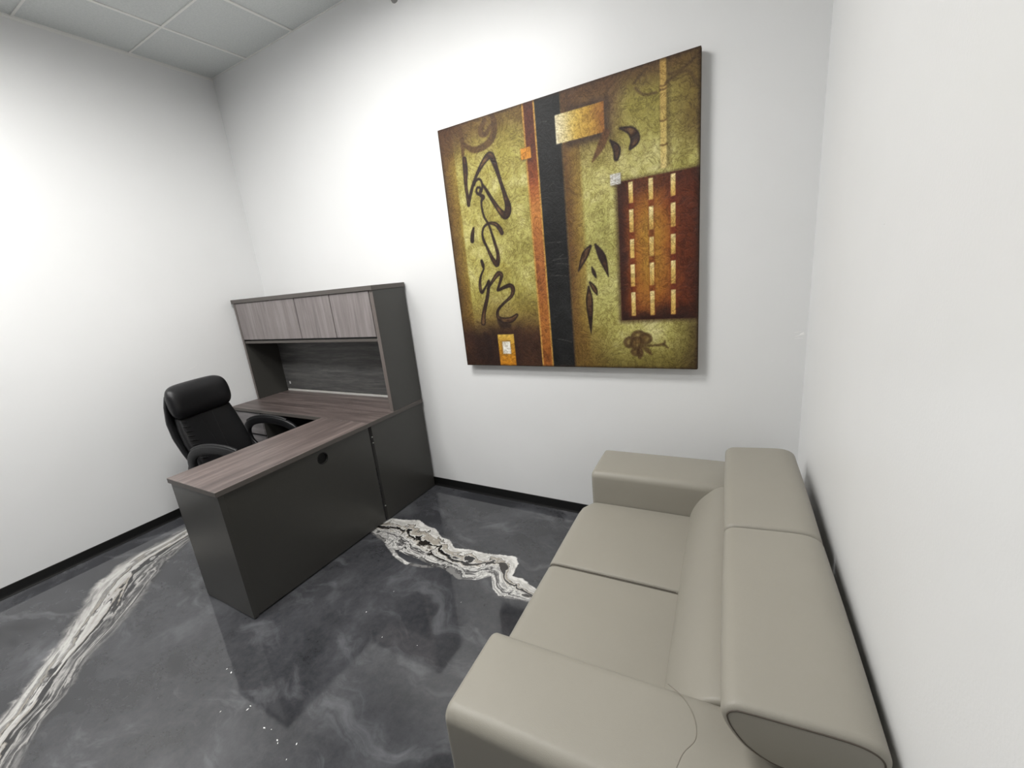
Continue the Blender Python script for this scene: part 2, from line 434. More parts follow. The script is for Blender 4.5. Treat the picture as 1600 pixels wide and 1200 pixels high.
# suspended ceiling: recessed tiles, exposed white grid, wall angle
GX, GY, GS = 0.5017, 0.5612, 0.5736
gx = [GX + GS*k for k in range(7) if GX + GS*k < W]
gy = [-(GY + GS*k) for k in range(6) if GY + GS*k < -YF]
LX0, LX1, LY1, LY0 = gx[2], gx[4], gy[1], gy[2]          # the two bays that hold lamps
MX0, MX1, MY1, MY0 = gx[0], gx[2], gy[3], gy[4]  # bay of the added fill lamp
BAYS = [(LX0, LX1, LY0, LY1), (MX0, MX1, MY0, MY1)]
bm = bmesh.new()
ex = [0]+gx+[W+.07]; ey = [0]+gy+[YF]
for i in range(len(ex)-1):
    for j in range(len(ey)-1):
        if any(ex[i] >= a-1e-6 and ex[i+1] <= b+1e-6 and ey[j] <= d+1e-6 and ey[j+1] >= c-1e-6 for a, b, c, d in BAYS): continue
        add_box(bm, (ex[i], ey[j+1], H+.003), (ex[i+1], ey[j], H+.02))
add_box(bm, (0, YF, H+.13), (W+.07, 0, H+.145))
struct(obj('ceiling', bm, M['tile']))
bm = bmesh.new()
for x in gx:
    cuts = sorted((c, d) for a, b, c, d in BAYS if a+1e-6 < x < b-1e-6); y = YF
    for c, d in cuts + [(0, 0)]:
        if c-y > .01: add_box(bm, (x-.010, y, H-.003), (x+.010, c, H+.004))
        y = d
for y in gy: add_box(bm, (0, y-.006, H-.0028), (W+.05, y+.006, H+.0042))
struct(obj('trim_1', bm, M['tbar']))
bm = bmesh.new()
add_box(bm, (0, YF, H-.018), (.002, 0, H+.003)); add_box(bm, (0, YF, H-.002), (.008, 0, H+.003))
add_box(bm, (0, -.008, H-.002), (W, 0, H+.003))
struct(obj('trim_2', bm, M['tbar']))

def baseboard(name, p0, p1, nrm):
    bm = bmesh.new(); p0 = Vector((*p0, 0)); p1 = Vector((*p1, 0)); n = Vector((*nrm, 0)).normalized()
    prof = [(0, 0), (.012, 0), (.0115, .003), (.008, .010), (.006, .02), (.0055, .069), (.004, .072), (0, .072)]
    add_rings(bm, [[p + n*a + Vector((0, 0, b)) for a, b in prof] for p in (p0, p1)])
    struct(obj(name, bm, M['base']))
baseboard('baseboard_back', (0, 0), (W, 0), (0, -1))
baseboard('baseboard_left', (0, YF), (0, 0), (1, 0))
baseboard('baseboard_right', (wr(0), 0), (wr(YF), YF), (-1, -SK))
baseboard('baseboard_front', (wr(YF), YF), (0, YF), (0, 1))

# ------------------------------------------------------------------ ceiling lamps: the main one and an added fill lamp
def ceiling_lamp(x0, x1, y0, y1, label, watts):
    t = tag(empty('ceiling_light', ((x0+x1)/2, (y0+y1)/2, H)), label, 'ceiling light')
    bm = bmesh.new(); hx, hy = (x1-x0)/2-.012, (y1-y0)/2-.012
    for a in (-1, 1):
        add_box(bm, (a*hx-(.02 if a > 0 else 0), -hy, -.004), (a*hx+(.02 if a < 0 else 0), hy, .05))
        add_box(bm, (-hx+.02, a*hy-(.02 if a > 0 else 0), -.004), (hx-.02, a*hy+(.02 if a < 0 else 0), .05))
    obj('frame', bm, M['tbar'], t)
    bm = bmesh.new(); add_box(bm, (-hx+.018, -hy+.018, .012), (hx-.018, hy-.018, .018)); obj('diffuser', bm, M['lamp'], t)
    ld = bpy.data.lights.new('lamp', 'AREA'); ld.shape = 'RECTANGLE'; ld.size = 2*hx-.04; ld.size_y = 2*hy-.04
    ld.energy = watts; ld.spread = math.radians(173); ld.color = (1.0, .988, .965)
    lo = bpy.data.objects.new('lamp', ld); COL.objects.link(lo); lo.parent = t; lo.location = (0, 0, .008)
    return t
ceiling_lamp(LX0, LX1, LY0, LY1, 'long white lit ceiling panel light nearer the back wall', 39.0)
ceiling_lamp(MX0, MX1, MY0, MY1, 'long white added fill panel light farther from the back wall', 47.0)  # unseen second lamp, added to even out the light on the walls

# small sprinkler fitting high on the back wall, its rim just dips into the top of the frame
t = tag(empty('wall_sprinkler', (2.02, 0, 3.30)), 'small grey round fitting high on the white back wall', 'sprinkler')
bm = bmesh.new(); add_cyl(bm, (0, 0, 0), (0, -.012, 0), .032, .026); obj('escutcheon', bm, mat_simple('grey_enamel', (0.3, 0.3, 0.29, 1), 0.5), t, True, 40)
bm = bmesh.new(); add_cyl(bm, (0, -.012, 0), (0, -.045, 0), .010, .010, 16); add_cyl(bm, (0, -.045, 0), (0, -.047, 0), .017, .017, 16); obj('deflector', bm, M['chrome'], t)

# ------------------------------------------------------------------ painting
def smooth(a, b, x):
    t = np.clip((x-a)/(b-a), 0, 1); return t*t*(3-2*t)
def fbm(n, seed, octs=((6, 1), (12, .6), (24, .4), (48, .28))):
    r = np.random.RandomState(seed); out = np.zeros((n, n)); tot = 0
    for c, w in octs:
        g = r.rand(c+2, c+2); p = np.linspace(0, c, n); i = np.clip(p.astype(int), 0, c); f = p-i; f = f*f*(3-2*f)
        a = g[i][:, i]; b = g[i][:, i+1]; d = g[i+1][:, i]; e_ = g[i+1][:, i+1]
        out += w*((a*(1-f)+b*f)*(1-f)[:, None] + (d*(1-f)+e_*f)*f[:, None]); tot += w
    return out/tot
def paint_canvas(N):
    u = np.linspace(0, 1, N)[None, :].repeat(N, 0); v = np.linspace(0, 1, N)[:, None].repeat(N, 1)
    f1, f2, f3 = fbm(N, 1), fbm(N, 2), fbm(N, 3, ((20, 1), (45, .8), (90, .6)))
    C = np.zeros((N, N, 3))
    def C3(*c): return np.array(c, float)
    def lay(mask, col):
        nonlocal C
        col = np.asarray(col, float)
        C = C*(1-mask[..., None]) + (col if col.ndim == 3 else col[None, None, :])*mask[..., None]
    def grad(x, stops):
        ps = [s[0] for s in stops]; return np.stack([np.interp(x, ps, [s[1][k] for s in stops]) for k in range(3)], -1)
    def rect(u0, u1, v0, v1, s=.0022, jag=0.0):
        uu = u + (f3-.5)*jag; vv = v + (f1-.5)*jag
        return smooth(u0-s, u0+s, uu)*(1-smooth(u1-s, u1+s, uu))*smooth(v0-s, v0+s, vv)*(1-smooth(v1-s, v1+s, vv))
    def stroke(pts, rad, col, soft=.004, op=1.0, n=6):
        ink = col is INK or col is LF
        P = catmull([(*p, r*.88) for p, r in zip(pts, rad if isinstance(rad, (list, tuple)) else [rad]*len(pts))], n)
        P = np.array(P); mk = np.zeros((N, N)); mr = P[:, 2].max()+soft+.01
        i0, i1 = max(0, int((P[:, 1].min()-mr)*N)), min(N, int((P[:, 1].max()+mr)*N)+1)
        j0, j1 = max(0, int((P[:, 0].min()-mr)*N)), min(N, int((P[:, 0].max()+mr)*N)+1)
        su, sv = u[i0:i1, j0:j1], v[i0:i1, j0:j1]; best = np.full(su.shape, 1e9)
        for (x0, y0, r0), (x1, y1, r1) in zip(P[:-1], P[1:]):
            dx, dy = x1-x0, y1-y0; L2 = dx*dx+dy*dy+1e-12
            t = np.clip(((su-x0)*dx+(sv-y0)*dy)/L2, 0, 1)
            best = np.minimum(best, np.hypot(su-x0-t*dx, sv-y0-t*dy)-(r0+t*(r1-r0)))
        mk[i0:i1, j0:j1] = (1-smooth(-soft*.4, soft, best))*op
        if ink:
            lay(mk, C3(38, 24, 19)); inner = np.zeros((N, N)); inner[i0:i1, j0:j1] = 1-smooth(-.006, -.0025, best)
            lay(inner*.85, grad(f3, [(.3, C3(48, 31, 24)), (.5, C3(78, 52, 34)), (.7, C3(132, 100, 62))]))
        else: lay(mk, col)
    INK = C3(52, 34, 28); INK2 = C3(84, 58, 32); LF = C3(74, 44, 28); LF2 = C3(96, 62, 36)
    # --- ground: lime olive, browned towards the borders
    g = f1*.6+f3*.4
    C = grad(g, [(.25, C3(142, 134, 64)), (.5, C3(184, 177, 104)), (.75, C3(212, 206, 148))])
    lay(smooth(.42, .62, f2)*.45*(1-smooth(.55, .56, u)), C3(150, 136, 56))
    lay((1-smooth(.062, .074, u))*.85, grad(u+(f1-.5)*.03, [(0, C3(58, 36, 24)), (.03, C3(104, 74, 32)), (.075, C3(142, 118, 48))]))
    L = 1-smooth(.398, .40, u)
    lay(L*smooth(.84, 1.0, v+(f1-.5)*.1)*.9, C3(98, 70, 34))
    lay(L*(1-smooth(.05, .22, u))*smooth(.85, 1.0, v+(f2-.5)*.1)*.7, C3(70, 42, 26))
    lay(L*(1-smooth(.16, .36, v+(f2-.5)*.16))*.75, C3(104, 78, 34))
    lay(L*(1-smooth(.13, .23, v+(f1-.5)*.09)), grad(f2, [(.3, C3(46, 28, 22)), (.7, C3(76, 48, 32))]))
    # right field
    Rm = smooth(.543, .545, u)
    lay(Rm*(1-smooth(.600, .618, u))*.9*(1-smooth(.8, .9, v)*.3), grad(u+(f1-.5)*.02, [(.545, C3(92, 60, 30)), (.58, C3(134, 104, 48)), (.62, C3(158, 138, 66))]))
    lay(Rm*smooth(.70, .95, v+(f2-.5)*.12)*(1-smooth(.72, .80, u))*.9, C3(104, 76, 46))
    lay(Rm*smooth(.72, .80, u)*smooth(.72, .9, v+(f1-.5)*.1)*.75, grad(f1, [(.3, C3(120, 108, 40)), (.7, C3(150, 140, 66))]))
    lay(Rm*smooth(.9, 1.0, v+(f1-.5)*.06)*.85, C3(84, 56, 34))
    lay(smooth(.88, 1.0, u+(f2-.5)*.08)*smooth(.68, .8, v)*.75, C3(100, 78, 38))
    lay(Rm*(1-smooth(-.02, .13, v+(f2-.5)*.06))*.8, C3(96, 82, 36))
    lay(Rm*smooth(.9, 1.0, u+(f1-.5)*.06)*(1-smooth(.15, .25, v))*.8, C3(72, 56, 32))
    lay(Rm*(1-smooth(.57, .72, u+(f1-.5)*.05))*(1-smooth(.10, .22, v))*.7, C3(112, 84, 38))
    lay(Rm*rect(.62, .735, .22, .62, .05)*.35, C3(196, 196, 128))
    # --- the upright bands
    lay(rect(.392, .444, -1, 2), C3(196, 148, 74))
    lay(rect(.3985, .4375, -1, 2), grad(v+(f1-.5)*.22, [(0, C3(156, 92, 38)), (.2, C3(172, 108, 50)), (.35, C3(158, 94, 48)), (.62, C3(194, 128, 66)), (.74, C3(158, 84, 42)), (.85, C3(98, 48, 28)), (1, C3(88, 48, 34))]))
    lay(rect(.3985, .4375, -1, 2)*smooth(.52, .7, f3)*.4, C3(84, 44, 24))
    lay(rect(.444, .543, -1, 2), grad(f1, [(.3, C3(18, 18, 19)), (.6, C3(34, 35, 36)), (.8, C3(44, 45, 46))]))
    lay(rect(.538, .5435, -1, .83), C3(84, 62, 38))
    for (a, b, c, d) in ((.451, .498, .52, .495), (.47, .431, .535, .435), (.49, .418, .54, .41), (.46, .374, .53, .366), (.47, .118, .53, .105), (.46, .92, .49, .918), (.48, .70, .50, .71), (.50, .44, .52, .45)):
        stroke([(a, b), ((a+c)/2, (b+d)/2+.0015), (c, d)], .0005, C3(130, 130, 128), .0015, .5)
    # --- brush calligraphy
    stroke([(.109, .985), (.115, .934), (.111, .883)], [.008, .009, .006], INK2, .006, .85)
    stroke([(.119, .925), (.159, .895), (.2, .892), (.241, .905), (.264, .931), (.27, .971), (.262, .998)], [.006, .011, .012, .014, .014, .012, .008], INK2, .006, .85)
    stroke([(.232, .985), (.209, .959), (.208, .940), (.231, .937), (.252, .959)], [.006, .012, .010, .009, .005], INK2, .006, .85)
    stroke([(.116, .868), (.115, .826), (.109, .774), (.11, .729), (.111, .694)], [.011, .012, .008, .007, .008], INK)
    stroke([(.111, .694), (.131, .742), (.159, .79), (.191, .827), (.222, .853), (.241, .857), (.252, .835), (.262, .801), (.276, .748), (.289, .698), (.297, .661), (.292, .637), (.278, .628), (.258, .648), (.229, .692), (.204, .737), (.191, .757)],
           [.006, .007, .006, .009, .013, .014, .012, .009, .007, .010, .015, .017, .016, .011, .008, .006, .004], INK)
    stroke([(.150, .765), (.158, .778), (.174, .783), (.185, .773), (.187, .748), (.170, .727), (.157, .737), (.163, .752), (.178, .747), (.173, .725), (.186, .712), (.178, .702), (.174, .681), (.18, .638), (.197, .606), (.208, .571), (.218, .527)],
           [.004, .005, .004, .004, .004, .006, .005, .004, .004, .006, .009, .005, .004, .004, .004, .004, .006], INK)
    stroke([(.173, .525), (.164, .545), (.163, .573), (.175, .598), (.202, .608), (.230, .601), (.248, .582), (.257, .563)], [.004, .004, .004, .004, .005, .008, .010, .009], INK)
    stroke([(.122, .60), (.113, .575), (.108, .550)], [.004, .009, .010], INK)
    stroke([(.162, .570), (.172, .532), (.194, .477), (.212, .446), (.221, .445), (.228, .478), (.221, .517), (.205, .580)], [.003, .004, .008, .011, .011, .008, .006, .003], INK)
    stroke([(.144, .463), (.148, .445), (.150, .432)], [.006, .008, .003], INK)
    stroke([(.150, .428), (.129, .395), (.121, .356), (.127, .330), (.154, .358), (.169, .374), (.154, .313), (.126, .242), (.116, .197)], [.003, .005, .007, .006, .004, .006, .008, .010, .013], INK)
    stroke([(.158, .343), (.193, .38), (.22, .403), (.235, .396), (.227, .373), (.212, .344), (.210, .334), (.241, .344), (.271, .350), (.284, .334), (.272, .305), (.233, .278), (.2, .249), (.196, .219), (.225, .204), (.262, .206), (.290, .224)],
           [.004, .007, .010, .008, .006, .005, .005, .007, .009, .010, .007, .005, .006, .008, .013, .013, .007], INK)
    stroke([(.20, .205), (.215, .185), (.25, .18)], [.010, .014, .006], C3(40, 26, 22), .01, .8)
    stroke([(.115, .145), (.134, .125), (.137, .08), (.139, .04)], [.006, .010, .012, .006], C3(36, 22, 19), .012, .75)
    # --- small applied squares
    sh = C3(60, 44, 26)
    lay(rect(.374, .421, .806, .85, .008)*.5, sh)
    lay(rect(.373, .416, .813, .852), C3(212, 142, 52))
    lay(rect(.183, .265, -.1, .142), grad(v+(f3-.5)*.03, [(0, C3(206, 132, 28)), (.07, C3(196, 140, 40)), (.142, C3(220, 184, 84))]))
    lay(rect(.198, .248, .050, .116, .003)*.8, C3(160, 118, 50)); lay(rect(.2035, .2435, .055, .110, .003), C3(238, 236, 230))
    # gold block with its fuzzy dark surround
    fuzz = .02*(f3-.3)
    lay(smooth(.53, .58, u)*(1-smooth(.705, .745, u+fuzz))*smooth(.80, .83, v)*(1-smooth(.932, .962, v+fuzz))*.8, C3(58, 40, 32))
    lay(rect(.52, .699, .836, .93), grad(u+(f3-.5)*.03, [(.52, C3(236, 228, 200)), (.555, C3(222, 206, 150)), (.60, C3(204, 172, 84)), (.65, C3(190, 148, 62)), (.70, C3(150, 98, 44))]))
    # leaves
    stroke([(.704, .832), (.684, .795), (.652, .752)], [.012, .013, .001], LF2, .006, .85)
    stroke([(.717, .806), (.738, .775), (.736, .745)], [.002, .014, .009], LF)
    stroke([(.752, .835), (.789, .818), (.801, .790), (.784, .766)], [.003, .014, .017, .005], LF)
    stroke([(.629, .468), (.606, .438), (.576, .38)], [.004, .014, .001], LF)
    stroke([(.648, .470), (.672, .422), (.692, .352)], [.004, .015, .001], LF)
    stroke([(.630, .392), (.637, .370), (.645, .35)], [.001, .007, .001], LF)
    stroke([(.620, .335), (.636, .310), (.646, .286)], [.004, .010, .001], LF)
    stroke([(.614, .320), (.614, .255), (.614, .140)], [.003, .015, .001], LF)
    # flower
    for (a, b, r) in ((.797, .120, .022), (.822, .114, .018), (.765, .101, .018), (.79, .098, .02), (.783, .064, .010)):
        th = np.linspace(0, 2*PI, 14); stroke([(a+r*math.cos(x), b+r*math.sin(x)*.9) for x in th], .006, C3(80, 58, 34), .006, .85)
        stroke([(a, b), (a+.001, b)], r*.7, C3(112, 86, 48), .01, .6)
    stroke([(.800, .082), (.802, .060), (.800, .042)], [.004, .012, .004], C3(78, 54, 32), .006, .85)
    stroke([(.812, .082), (.828, .070), (.842, .055)], [.003, .008, .002], C3(84, 60, 34), .006, .8)
    stroke([(.80, .088), (.84, .088), (.885, .093), (.89, .105)], [.004, .003, .004, .002], C3(84, 64, 36), .005, .8)
    stroke([(.885, .093), (.90, .08)], [.003, .002], C3(84, 64, 36), .005, .8)
    # bamboo cane
    lay(rect(.882, .913, .684, 1.0, .01)*.45, C3(84, 66, 36))
    lay(rect(.8815, .9005, .684, 1.0, .0025), grad(v+(f3-.5)*.05, [(.68, C3(226, 208, 142)), (.8, C3(206, 182, 106)), (1, C3(176, 142, 76))]))
    for y in (.755, .826, .915, .925): stroke([(.8815, y), (.891, y-.002), (.901, y)], .0022, C3(110, 84, 44), .003, .9)
    for pts in ([(.91, .95), (.95, .955), (1.0, .985)], [(.90, .93), (.94, .945), (.97, .94), (.99, .90)], [(.80, .955), (.84, .985)], [(.805, .94), (.83, .915), (.87, .91)]):
        stroke(pts, .0025, C3(74, 54, 30), .006, .7)
    # rust panel with three broken yellow lines
    rp = rect(.737, 1.1, .186, .668, .003)
    lay(rect(.727, 1.1, .176, .672, .01)*.6, C3(50, 30, 20))
    cx_ = 1-np.abs((u-.845)/.11); cy_ = 1-np.abs((v-.44)/.25)
    heat = np.clip(np.clip(cx_, 0, 1)*np.clip(cy_+.25, 0, 1)+(f1-.5)*.55, 0, 1)
    lay(rp, grad(heat, [(0, C3(98, 44, 20)), (.25, C3(124, 62, 26)), (.55, C3(160, 100, 40)), (1, C3(178, 132, 52))]))
    lay(rp*(1-smooth(.737, .79, u+(f3-.5)*.03))*.9, C3(52, 24, 17)); lay(rp*(1-smooth(.185, .255, v+(f3-.5)*.04))*.9, C3(40, 19, 15))
    lay(rp*smooth(.95, 1.0, u+(f1-.5)*.05)*.8, C3(62, 28, 18)); lay(rp*smooth(.585, .66, v+(f1-.5)*.08)*.55, C3(64, 30, 18))
    for ci, uc in enumerate((.782, .849, .920)):
        lay(rect(uc-.010, uc+.011, .20, .655, .004)*.55, C3(104, 34, 18))
        for (a, b) in ((.594, .662), (.497, .573), (.408, .473), (.308, .386), (.201, .287)):
            lay(rect(uc-.0075, uc+.0075, a, b, .002), grad(v+(f3-.5)*.06, [(a, C3(206, 164, 86)), ((a+b)/2, C3(222, 190, 112)), (b, C3(244, 226, 166))]))
    lay(rect(.714, .753, .655, .693, .006)*.5, sh); lay(rect(.712, .749, .662, .698), grad(f3, [(.3, C3(196, 196, 196)), (.7, C3(232, 232, 230))]))
    # dark rim where the paint turns over the stretcher
    rim = 1-smooth(0, .012, np.minimum(np.minimum(u, 1-u), np.minimum(v, 1-v))+(f3-.5)*.006)
    lay(rim*.6, C3(48, 32, 22))
    return lin(np.clip(C, 0, 255))
def build_painting():
    N = 420
    x0, x1, z0, z1 = 2.2429, 3.7262, 1.0405, 2.515
    w, h, dp = x1-x0, z1-z0, .034
    col = paint_canvas(N)
    U, V = np.meshgrid(np.linspace(0, 1, N), np.linspace(0, 1, N))
    co = np.zeros((N*N, 3), np.float32); co[:, 0] = (U.ravel()-.5)*w; co[:, 2] = (V.ravel()-.5)*h; co[:, 1] = -dp
    i = (np.arange(N-1)[None, :]+N*np.arange(N-1)[:, None]).ravel()
    F = np.stack([i, i+1, i+1+N, i+N], 1)
    edge = list(range(N))+[N*k+N-1 for k in range(1, N)]+[N*(N-1)+k for k in range(N-2, -1, -1)]+[N*k for k in range(N-2, 0, -1)]
    back = co[edge].copy(); back[:, 1] = 0
    b0 = N*N; ne = len(edge)
    S = np.array([[edge[(k+1) % ne], edge[k], b0+k, b0+(k+1) % ne] for k in range(ne)])
    co = np.vstack([co, back]); Fa = np.vstack([F, S]); nf = len(Fa)
    cols = np.ones((len(co), 4), np.float32); cols[:N*N, :3] = col.reshape(-1, 3); cols[N*N:, :3] = lin((52, 36, 28))
    me = bpy.data.meshes.new('painting'); me.vertices.add(len(co)); me.vertices.foreach_set('co', co.ravel())
    me.loops.add(nf*4); me.polygons.add(nf)
    me.loops.foreach_set('vertex_index', Fa.astype(np.int32).ravel()); me.polygons.foreach_set('loop_start', np.arange(nf, dtype=np.int32)*4)
    me.update(calc_edges=True)
    at = me.color_attributes.new('paint', 'FLOAT_COLOR', 'POINT'); at.data.foreach_set('color', cols.ravel())
    m = NT('crackled_oil_paint'); v = m.coords()
    a = m.n('ShaderNodeAttribute'); a.attribute_name = 'paint'
    n1 = m.noise(v, 9, 6, 0.65, 2.5); n2 = m.noise(v, 38, 5, 0.7, 1.6)
    r1 = m.math('ABSOLUTE', m.math('SUBTRACT', n1, 0.5)); r2 = m.math('ABSOLUTE', m.math('SUBTRACT', n2, 0.5))
    k1 = m.ramp(r1, [(0.0, (0.34, 0.29, 0.22)), (0.018, (0.8, 0.77, 0.7)), (0.05, (1.05, 1.05, 1.04))]); k2 = m.ramp(r2, [(0.0, (0.62, 0.58, 0.5)), (0.07, (1.06, 1.06, 1.06))])
    c = m.mix(0.8, a.outputs['Color'], k1, 'MULTIPLY'); c = m.mix(0.85, c, k2, 'MULTIPLY')
    m.l(c, m.b.inputs['Base Color']); m.set(Roughness=0.5, Specular_IOR_Level=0.3)
    m.bump(m.math('ADD', m.math('MINIMUM', m.math('MULTIPLY', r1, 6.0), 0.5), m.math('MULTIPLY', r2, 2.0)), 0.35, 0.004)
    me.materials.append(m.m)
    t = tag(empty('painting', ((x0+x1)/2, -.014, (z0+z1)/2)), 'large square abstract canvas in olive, rust and black hung on the back wall', 'painting')
    o = bpy.data.objects.new('canvas', me); COL.objects.link(o); o.parent = t
    bm = bmesh.new(); q = .05
    for (lo, hi) in (((-w/2+.004, -h/2+.004), (w/2-.004, -h/2+q)), ((-w/2+.004, h/2-q), (w/2-.004, h/2-.004)), ((-w/2+.004, -h/2+q), (-w/2+q, h/2-q)), ((w/2-q, -h/2+q), (w/2-.004, h/2-q))):
        add_box(bm, (lo[0], -.025, lo[1]), (hi[0], .012, hi[1]))
    obj('stretcher_frame', bm, mat_simple('pine_stretcher', rgb(170, 140, 100), 0.7), t)
build_painting()

# ------------------------------------------------------------------ desk (credenza side), return and hutch
DX0, DX1, DY = .035, 1.742, -.560
ZT, TT = .75, .028
def worktop(name, lo, hi, wood, parent):
    bm = bmesh.new(); add_box(bm, lo, hi, .002, 2, 1)
    for f in bm.faces:
        f.normal_update()
        if f.normal.z > .9: f.material_index = 0
    return obj(name, bm, [wood, M['edge']], parent)
def dowel(name, c, n, r, mats, parent, L=.004):
    bm = bmesh.new(); c = Vector(c); add_cyl(bm, c, c+Vector(n)*L, r, r*.8, 12); return obj(name, bm, mats, parent)

cr = tag(empty('credenza_desk', ((DX0+DX1)/2, -.285, 0)), 'charcoal credenza desk with grey-brown woodgrain top along the back wall under the hutch', 'desk')
cc = Vector(cr.location)
def L3(o, *p): return tuple(p[i]-o[i] for i in range(3))
worktop('worktop', L3(cc, DX0, DY, ZT-TT), L3(cc, DX1, -.013, ZT), M['wood_x'], cr)
box('side_panel', L3(cc, DX1-.032, -.546, .006), L3(cc, DX1-.006, -.018, ZT-TT), M['char'], cr)
box('side_panel', L3(cc, DX0+.006, -.546, .006), L3(cc, DX0+.032, -.018, ZT-TT), M['char'], cr)
box('back_panel', L3(cc, DX0+.032, -.05, .08), L3(cc, DX1-.032, -.034, ZT-TT), M['char'], cr)
box('pedestal_panel', L3(cc, .425, -.54, .006), L3(cc, .445, -.05, ZT-TT), M['char'], cr)
for k, (a, b) in enumerate(((.525, .715), (.272, .518), (.02, .265))):
    d = box('drawer', L3(cc, DX0+.036, -.552, a), L3(cc, .441, -.534, b), M['drawer'], cr)
    bm = bmesh.new(); add_box(bm, L3(cc, DX0+.036, -.5535, b-.006), L3(cc, .441, -.533, b+.0005)); obj('finger_pull', bm, M['black'], d)
for z in (.642, .600, .115): dowel('screw', L3(cc, DX1-.012, -.546, z), (0, -1, 0), .005, M['screw'], cr, .006)

rt = tag(empty('return_desk', (1.5, -1.05, 0)), 'charcoal desk return with woodgrain top and black cable hole jutting into the room', 'desk')
rc = Vector(rt.location)
RX0, RX1, RY = 1.252, 1.744, -1.538
worktop('worktop', L3(rc, RX0, RY, ZT-TT), L3(rc, RX1, DY-.0015, ZT), M['wood_y'], rt)
box('end_panel', L3(rc, RX0+.012, RY+.008, .004), L3(rc, RX1-.006, RY+.034, ZT-TT), M['char'], rt)
# modesty panel with a real round hole
def holed_panel(x0, x1, y0, y1, z0, z1, cy, cz, r, n=32):
    bm = bmesh.new()
    ring = [(cy+r*math.cos(2*PI*k/n), cz+r*math.sin(2*PI*k/n)) for k in range(n)]
    def onrect(a):
        ca, sa = math.cos(a), math.sin(a); t = 1e9
        if ca > 1e-9: t = min(t, (y1-cy)/ca)
        if ca < -1e-9: t = min(t, (y0-cy)/ca)
        if sa > 1e-9: t = min(t, (z1-cz)/sa)
        if sa < -1e-9: t = min(t, (z0-cz)/sa)
        return (cy+t*ca, cz+t*sa)
    angs = sorted([2*PI*k/n for k in range(n)] + [math.atan2(z-cz, y-cy) % (2*PI) for y in (y0, y1) for z in (z0, z1)])
    inn = [(cy+r*math.cos(a), cz+r*math.sin(a)) for a in angs]; out = [onrect(a) for a in angs]
    N = len(angs); V = {}
    for nm, x in (('f', x1), ('b', x0)):
        V[nm+'i'] = [bm.verts.new((x, *p)) for p in inn]; V[nm+'o'] = [bm.verts.new((x, *p)) for p in out]
    for k in range(N):
        j = (k+1) % N
        for nm in 'fb': bm.faces.new((V[nm+'i'][k], V[nm+'i'][j], V[nm+'o'][j], V[nm+'o'][k]))
        bm.faces.new((V['fi'][k], V['fi'][j], V['bi'][j], V['bi'][k])); bm.faces.new((V['fo'][k], V['fo'][j], V['bo'][j], V['bo'][k]))
    return bm
mp_ = obj('modesty_panel', holed_panel(1.712-rc.x, 1.734-rc.x, RY+.034-rc.y, -.572-rc.y, .010, ZT-TT, -.942-rc.y, .663, .033), M['char'], rt)
bm = bmesh.new()
add_tube(bm, [(1.7345-rc.x, -.942-rc.y+.034*math.cos(2*PI*k/32), .663+.034*math.sin(2*PI*k/32)) for k in range(32)], .0022, 6, closed=True)
add_cyl(bm, (1.716-rc.x, -.942-rc.y, .663), (1.724-rc.x, -.942-rc.y, .663), .0335, n=32)
obj('cable_grommet', bm, M['hole'], mp_)['label'] = 'round black cable hole'
for (x, y) in ((RX1-.014, RY+.02), (RX0+.03, RY+.02)):
    bm = bmesh.new(); add_cyl(bm, (x-rc.x, y-rc.y, 0), (x-rc.x, y-rc.y, .006), .010, .010, 12); obj('glide_foot', bm, M['black'], rt)

hu = tag(empty('desk_hutch', (.89, -.17, ZT)), 'charcoal overhead hutch with four grey woodgrain doors standing on the credenza', 'hutch')
hc = Vector(hu.location)
HX0, HX1, HF, HZ = .036, 1.738, -.322, 1.645
bm = bmesh.new(); add_box(bm, L3(hc, HX0-.008, HF-.010, 1.613), L3(hc, HX1+.006, -.010, HZ), .002); obj('top_panel', bm, M['edge'], hu)
for (a, b) in ((HX0, HX0+.026), (HX1-.034, HX1)):
    bm = bmesh.new(); add_box(bm, L3(hc, a, HF, ZT), L3(hc, b, -.014, 1.613), .0015)
    for f in bm.faces:
        f.normal_update()
        if f.normal.y < -.9: f.material_index = 1                                   # brown banding on the front edge
    obj('side_panel', bm, [M['char'], M['band']], hu)
box('bottom_shelf', L3(hc, HX0+.026, HF+.006, 1.262), L3(hc, HX1-.034, -.03, 1.283), M['edge'], hu)
box('back_panel', L3(hc, HX0+.026, -.034, .774), L3(hc, HX1-.034, -.018, 1.60), M['backpanel'], hu)
box('cable_strip', L3(hc, .075, -.040, ZT+.001), L3(hc, HX1-.036, -.034, ZT+.020), M['strip'], hu, .0005)['label'] = 'pale strip along the foot of the dark back panel'
dx0, dx1 = HX0+.028, HX1-.036; dw = (dx1-dx0)/4
for k in range(4):
        box('door', L3(hc, dx0+k*dw+(.0006 if k == 1 else .0042), HF-.001, 1.297), L3(hc, dx0+(k+1)*dw-(.0006 if k == 0 else .0042), HF+.017, 1.610), M['door'], hu)
box('gap_dark_sheet', L3(hc, dx0+.004, HF+.03, 1.283), L3(hc, dx1-.004, HF+.036, 1.60), M['black'], hu, 0)  # black sheet added behind the doors, puts shade into their gaps
box('white_patch', L3(hc, .112, -.0355, .818), L3(hc, .132, -.0345, .842), M['patch_white'], hu, 0)['label'] = 'small white patch'  # white patch standing in for a hole in the back panel

